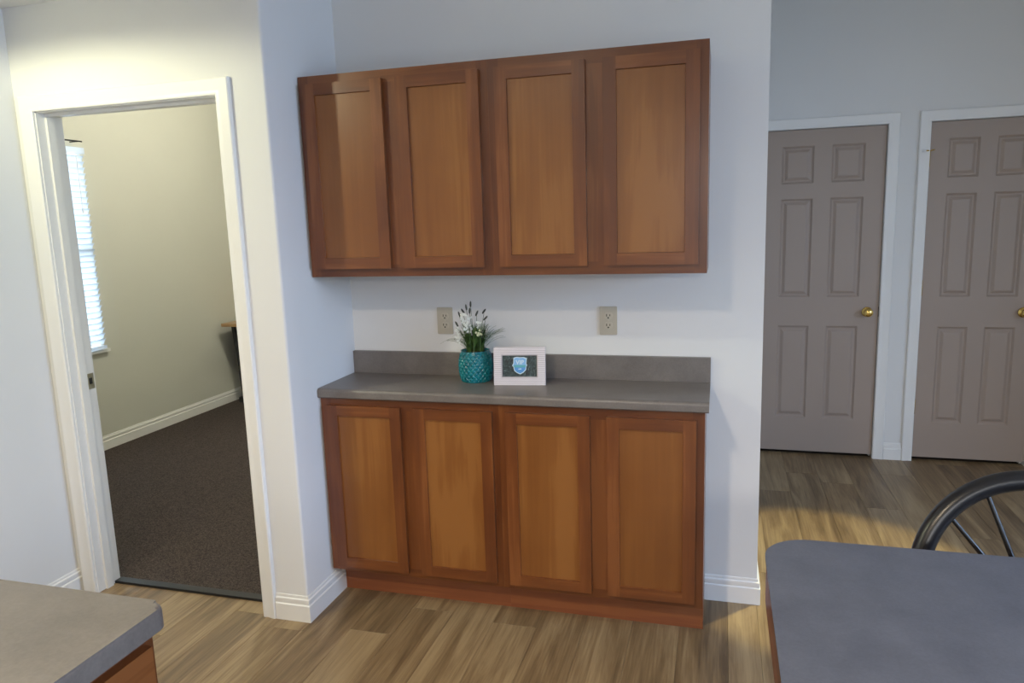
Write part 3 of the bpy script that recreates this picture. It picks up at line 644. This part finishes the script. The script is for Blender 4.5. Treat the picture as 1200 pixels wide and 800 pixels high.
# shield
def flat(name, pts, y, mat, parent, th_=0.0003):
    bm = bmesh.new(); prism(bm, pts, 'y', y, y+th_); return link(name, bm, mat, parent, local=True)
cx0, cz0 = 0.001, FH/2+0.003
sh = [(x_*1.28, z_*1.16) for x_, z_ in [(-0.020, 0.026), (-0.010, 0.029), (0.0, 0.0275), (0.012, 0.0285), (0.022, 0.024), (0.0205, 0.012), (0.0200, 0.006), (0.023, 0.000), (0.0205, -0.003), (0.019, -0.016), (0.011, -0.025), (0.001, -0.031), (-0.010, -0.026), (-0.018, -0.018), (-0.0205, -0.005), (-0.0245, -0.001), (-0.0205, 0.007), (-0.0200, 0.012)]]
M['ink_white'] = mat_new('badge_white', (0.62, 0.75, 0.82), 0.5); M['ink_blue'] = mat_new('badge_blue', (0.09, 0.30, 0.62), 0.5); M['ink_sky'] = mat_new('badge_sky', (0.22, 0.45, 0.72), 0.5); M['ink_teal'] = mat_new('badge_teal', (0.10, 0.38, 0.42), 0.5)
badge = flat('badge_outline', [(cx0+p[0], cz0+p[1]) for p in sh], -0.0023, M['ink_white'], pr)
badge2 = flat('badge_field', [(cx0+p[0]*0.9, cz0+p[1]*0.91) for p in sh], -0.0026, M['ink_sky'], pr)
flat('badge_tip', [(cx0+p[0]*0.88, cz0+p[1]*0.89) for p in [(x_*1.28, z_*1.16) for x_, z_ in [(-0.0205, -0.006), (0.0200, -0.006), (0.019, -0.016), (0.011, -0.025), (0.001, -0.031), (-0.010, -0.026), (-0.018, -0.018)]]], -0.0029, M['ink_blue'], pr)
flat('badge_band', [(cx0-0.0232, cz0+0.001), (cx0+0.0232, cz0+0.001), (cx0+0.0232, cz0-0.0085), (cx0-0.0232, cz0-0.0085)], -0.0031, M['ink_teal'], pr)
flat('badge_dash', [(cx0-0.006, cz0-0.0135), (cx0+0.006, cz0-0.0125), (cx0+0.006, cz0-0.016), (cx0-0.006, cz0-0.017)], -0.0031, M['ink_white'], pr)
fc = bpy.data.curves.new('vip_text', 'FONT'); fc.body = 'VIP'; fc.size = 0.0235; fc.align_x = 'CENTER'; fc.extrude = 0.0002; fc.offset = 0.0005
fo = bpy.data.objects.new('vip_text_tmp', fc); C.objects.link(fo)
dg = bpy.context.evaluated_depsgraph_get(); me = bpy.data.meshes.new_from_object(fo.evaluated_get(dg)); bpy.data.objects.remove(fo)
me.name = 'badge_lettering'; me.materials.clear(); me.materials.append(M['ink_white'])
lt = bpy.data.objects.new('badge_lettering', me); C.objects.link(lt); lt.parent = pr; lt.rotation_euler = (math.radians(90), 0, 0); lt.location = (cx0, -0.0034, cz0+0.0045)

# ------------------------------------------------------------------ kitchen peninsula (left foreground)
KX, KY = 0.633, -1.914
kt = thing('kitchen_worktop', 'grey-beige laminate kitchen worktop with rolled edge in the lower left corner', 'countertop', (0.3, -2.9, CT-0.04))
bm = bmesh.new(); outline = rounded_rect(-0.03, KX, -3.95, KY, 0.028, 8); prism(bm, outline, 'z', CT-0.040, CT)
topedges = [e for e in bm.edges if all(v.co.z > CT-0.001 for v in e.verts)]
bmesh.ops.bevel(bm, geom=topedges, offset=0.011, segments=5, affect='EDGES', profile=0.5, clamp_overlap=True)
link('worktop_slab', bm, M['laminate'], kt, smooth=True)
kz = CT-0.040
for i in range(3):
    y1 = KY-0.012-i*0.665; y0 = y1-0.664
    t = thing('kitchen_base_cabinet', ['reddish wooden kitchen base cabinet under the far end of the left worktop', 'middle reddish kitchen base cabinet under the left worktop', 'rear reddish kitchen base cabinet under the left worktop'][i], 'cabinet', (0.3, (y0+y1)/2, 0), 'kitchen base cabinets')
    fx = KX-0.033
    box('carcass', 0.0, fx-0.019, y0, y1, 0.10, kz, M['wood_v'], t)
    box('toe_board', 0.0, fx-0.075, y0, y1, 0.0, 0.10, M['toe'], t)
    boxes('face_frame', [(fx-0.019, fx, y0, y0+0.038, 0.10, kz), (fx-0.019, fx, y1-0.038, y1, 0.10, kz), (fx-0.019, fx, y0+0.038, y1-0.038, kz-0.045, kz), (fx-0.019, fx, y0+0.038, y1-0.038, 0.10, 0.135), (fx-0.019, fx, y0+0.038, y1-0.038, 0.665, 0.70)], M['wood_v'], t)
    bm = bmesh.new(); addbox(bm, fx, fx+0.019, y0+0.022, y1-0.022, 0.690, kz-0.027); link('drawer_front', bm, M['wood_hy'], t, bevel=0.004, smooth=True)
    ym = (y0+y1)/2
    for a, b in ((y0+0.022, ym-0.02), (ym+0.02, y1-0.022)):
        d = bpy.data.objects.new('door', None); C.objects.link(d); d.parent = t
        for nm, q in (('stile', (a, a+0.045, 0.12, 0.67)), ('stile', (b-0.045, b, 0.12, 0.67)), ('rail', (a+0.045, b-0.045, 0.12, 0.162)), ('rail', (a+0.045, b-0.045, 0.628, 0.67))):
            box(nm, fx, fx+0.019, q[0], q[1], q[2], q[3], M['wood_v' if nm == 'stile' else 'wood_hy'], d, 0.002)
        box('panel', fx+0.003, fx+0.011, a+0.041, b-0.041, 0.158, 0.632, M['panel'], d)

# ------------------------------------------------------------------ dining table (right foreground)
TX0, TX1, TY0, TY1, TZ = 1.680, 2.98, -1.99, -1.048, 0.75
tb = thing('dining_table', 'slate-grey laminate table with rounded corners and red-brown wooden edge', 'table', ((TX0+TX1)/2, (TY0+TY1)/2, 0))
bm = bmesh.new(); prism(bm, rounded_rect(TX0, TX1, TY0, TY1, 0.115, 12), 'z', TZ-0.006, TZ); link('table_top', bm, M['table_top'], tb, smooth=True, bevel=0.002)
bm = bmesh.new(); oo = rounded_rect(TX0+0.003, TX1-0.003, TY0+0.003, TY1-0.003, 0.112, 12); ii = rounded_rect(TX0+0.025, TX1-0.025, TY0+0.025, TY1-0.025, 0.09, 12); nn_ = len(oo)
lay = [[bm.verts.new((p[0], p[1], z)) for p in q] for q, z in ((oo, TZ-0.115), (oo, TZ-0.006), (ii, TZ-0.006), (ii, TZ-0.115))]
for q in range(4):
    a, b = lay[q], lay[(q+1) % 4]
    for k in range(nn_): bm.faces.new((a[k], a[(k+1) % nn_], b[(k+1) % nn_], b[k]))
link('edge_skirt', bm, M['table_edge'], tb, smooth=True)
for a in (TX0+0.14, TX1-0.14):
    for b in (TY0+0.14, TY1-0.14):
        bm = bmesh.new(); lathe(bm, [(0, 0), (0.018, 0), (0.022, 0.03), (0.026, 0.3), (0.032, 0.5), (0.026, 0.56), (0.034, 0.6), (0.034, TZ-0.035), (0, TZ-0.035)], (a, b, 0), 'z', 16); link('leg', bm, M['table_edge'], tb, smooth=True)

# ------------------------------------------------------------------ black hoop-back chair behind the table
CX_ = 2.335
ch = thing('hoop_back_chair', 'black hoop-back chair with fanned thin spindles behind the grey table', 'chair', (CX_, -1.05, 0))
def back_pt(s, z): return (CX_+s, -0.965+(z-0.45)*0.27, z)     # leaning plane of the back
bm = bmesh.new(); pts = []
HC, HRX, HRZ = 0.610, 0.262, 0.262
for k in range(6): t = k/6; pts.append(back_pt(-(0.19+0.072*math.sin(math.pi/2*t)), 0.44+(HC-0.44)*t))
for k in range(41): a = math.pi - math.pi*k/40; pts.append(back_pt(HRX*math.cos(a), HC+HRZ*math.sin(a)))
for k in range(5, -1, -1): t = k/6; pts.append(back_pt((0.19+0.072*math.sin(math.pi/2*t)), 0.44+(HC-0.44)*t))
tube(bm, pts, 0.026, 16); link('hoop', bm, M['black'], ch, smooth='all')
bm = bmesh.new(); pts = [back_pt(0.05*math.cos(math.pi-math.pi*k/16), 0.555+0.05*math.sin(math.pi*k/16)) for k in range(17)]
pts = [back_pt(-0.055, 0.44)] + pts + [back_pt(0.055, 0.44)]
tube(bm, pts, 0.010, 10); link('inner_arch', bm, M['black'], ch, smooth='all')
for ang in (20, 43, 66.5, 90, 113.5, 137, 160):
    a = math.radians(ang); bm = bmesh.new()
    tube(bm, [back_pt(0.05*math.cos(a), 0.555+0.05*math.sin(a)), back_pt((HRX-0.01)*math.cos(a), HC-0.02+(HRZ)*math.sin(a))], [0.0075, 0.0060], 10); link('spindle', bm, M['black'], ch, smooth=True)
bm = bmesh.new(); so = []
for k in range(40):
    a = 2*math.pi*k/40; cc, ss = math.cos(a), math.sin(a)
    so.append((CX_+0.225*math.copysign(abs(cc)**0.7, cc), -1.16+0.215*math.copysign(abs(ss)**0.7, ss)))
prism(bm, so, 'z', 0.425, 0.462); link('seat', bm, M['black'], ch, bevel=0.012, smooth=True)
for sx in (-1, 1):
    for sy in (-1, 1):
        bm = bmesh.new(); tube(bm, [(CX_+sx*0.21, -1.16+sy*0.20, 0.0), (CX_+sx*0.18, -1.16+sy*0.165, 0.22), (CX_+sx*0.15, -1.16+sy*0.13, 0.43)], [0.013, 0.019, 0.015], 12); link('leg', bm, M['black'], ch, smooth=True)
for sx in (-1, 1):
    bm = bmesh.new(); tube(bm, [(CX_+sx*0.19, -1.16-0.175, 0.17), (CX_+sx*0.19, -1.16+0.175, 0.17)], 0.009, 10); link('stretcher', bm, M['black'], ch, smooth=True)
bm = bmesh.new(); tube(bm, [(CX_-0.19, -1.16, 0.17), (CX_+0.19, -1.16, 0.17)], 0.009, 10); link('stretcher', bm, M['black'], ch, smooth=True)

# ------------------------------------------------------------------ desk in the carpeted room
dk = thing('office_desk', 'dark desk with honey wood top showing past the doorway frame', 'desk', (-2.3, 3.1, 0))
box('desk_top', -2.66, -1.95, 2.535, 3.75, 0.715, 0.742, M['desk_wood'], dk, 0.006)
box('leg_panel', -2.60, -2.02, 2.66, 2.69, 0.05, 0.715, M['desk_dark'], dk, 0.003); box('leg_panel', -2.60, -2.02, 3.64, 3.67, 0.05, 0.715, M['desk_dark'], dk, 0.003)
box('foot', -2.63, -1.98, 2.645, 2.705, 0.004, 0.05, M['desk_dark'], dk, 0.008); box('foot', -2.63, -1.98, 3.625, 3.685, 0.004, 0.05, M['desk_dark'], dk, 0.008)
box('modesty_panel', -2.60, -2.58, 2.69, 3.64, 0.30, 0.715, M['desk_dark'], dk)
bm = bmesh.new(); tube(bm, [(-2.585, 2.60, 0.715), (-2.585, 2.64, 0.45), (-2.585, 2.67, 0.05)], [0.02, 0.022, 0.02], 10); link('brace', bm, M['desk_dark'], dk, smooth=True)

# ------------------------------------------------------------------ lamps of the place, each with its own light
def point(name, loc, power, col, size):
    l = bpy.data.lights.new(name, 'POINT'); l.energy = power; l.color = col; l.shadow_soft_size = size
    o = bpy.data.objects.new(name, l); C.objects.link(o); o.location = loc; return o
def spot(name, loc, power, col, angle, blend, size):
    l = bpy.data.lights.new(name, 'SPOT'); l.energy = power; l.color = col; l.spot_size = math.radians(angle); l.spot_blend = blend; l.shadow_soft_size = size
    o = bpy.data.objects.new(name, l); C.objects.link(o); o.location = loc; return o
def can_light(x, y, z, label, power, col, angle, blend, soft=0.03):
    t = thing('recessed_light', label, 'ceiling light', (x, y, z), 'recessed ceiling lights')
    bm = bmesh.new(); lathe(bm, [(0.070, 0.0), (0.092, 0.0), (0.090, -0.006), (0.074, -0.008), (0.070, 0.0)], (x, y, z), 'z', 32); link('trim_ring', bm, M['trim'], t, smooth=True)
    bm = bmesh.new(); lathe(bm, [(0, -0.003), (0.069, -0.003), (0.069, -0.001), (0, -0.001)], (x, y, z), 'z', 32); link('lens', bm, M['lens_warm'], t)
    spot('recessed_light_lamp', (x, y, z-0.03), power, col, angle, blend, soft)
def dome_lamp(x, y, z, label, power, col, size=0.06):
    t = thing('ceiling_lamp', label, 'ceiling light', (x, y, z), 'round ceiling lamps')
    bm = bmesh.new(); lathe(bm, [(0, 0), (0.10, 0), (0.10, -0.02), (0.085, -0.03), (0, -0.03)], (x, y, z), 'z', 32); link('base', bm, M['nickel'], t, smooth=True)
    bm = bmesh.new(); lathe(bm, [(0.085, -0.03), (0.15, -0.05), (0.145, -0.085), (0.10, -0.115), (0.05, -0.128), (0, -0.131)], (x, y, z), 'z', 32); link('glass_bowl', bm, M['lens_white'], t, smooth=True)
    point('ceiling_lamp_bulb', (x, y, z-0.20), power, col, size)
SOFT = (1.0, 0.86, 0.70)
can_light(-0.84, -1.48, LO, 'warm recessed light in the low ceiling before the doorway', 37, (1.0, 0.98, 0.68), 171, 0.2)
can_light(2.02, 0.33, HI, 'warm recessed light in the hallway ceiling', 250, (1.0, 0.89, 0.40), 29, 0.35)
can_light(0.65, -3.3, HI, 'recessed light in the high ceiling facing the cabinets', 215, (1.0, 0.82, 0.60), 150, 0.6, 0.12)
dome_lamp(0.3, -4.4, HI, 'round ceiling lamp at the rear of the room', 3, SOFT)
dome_lamp(-1.2, 1.7, HI, 'round ceiling lamp in the carpeted room', 60, (1.0, 0.96, 0.78))
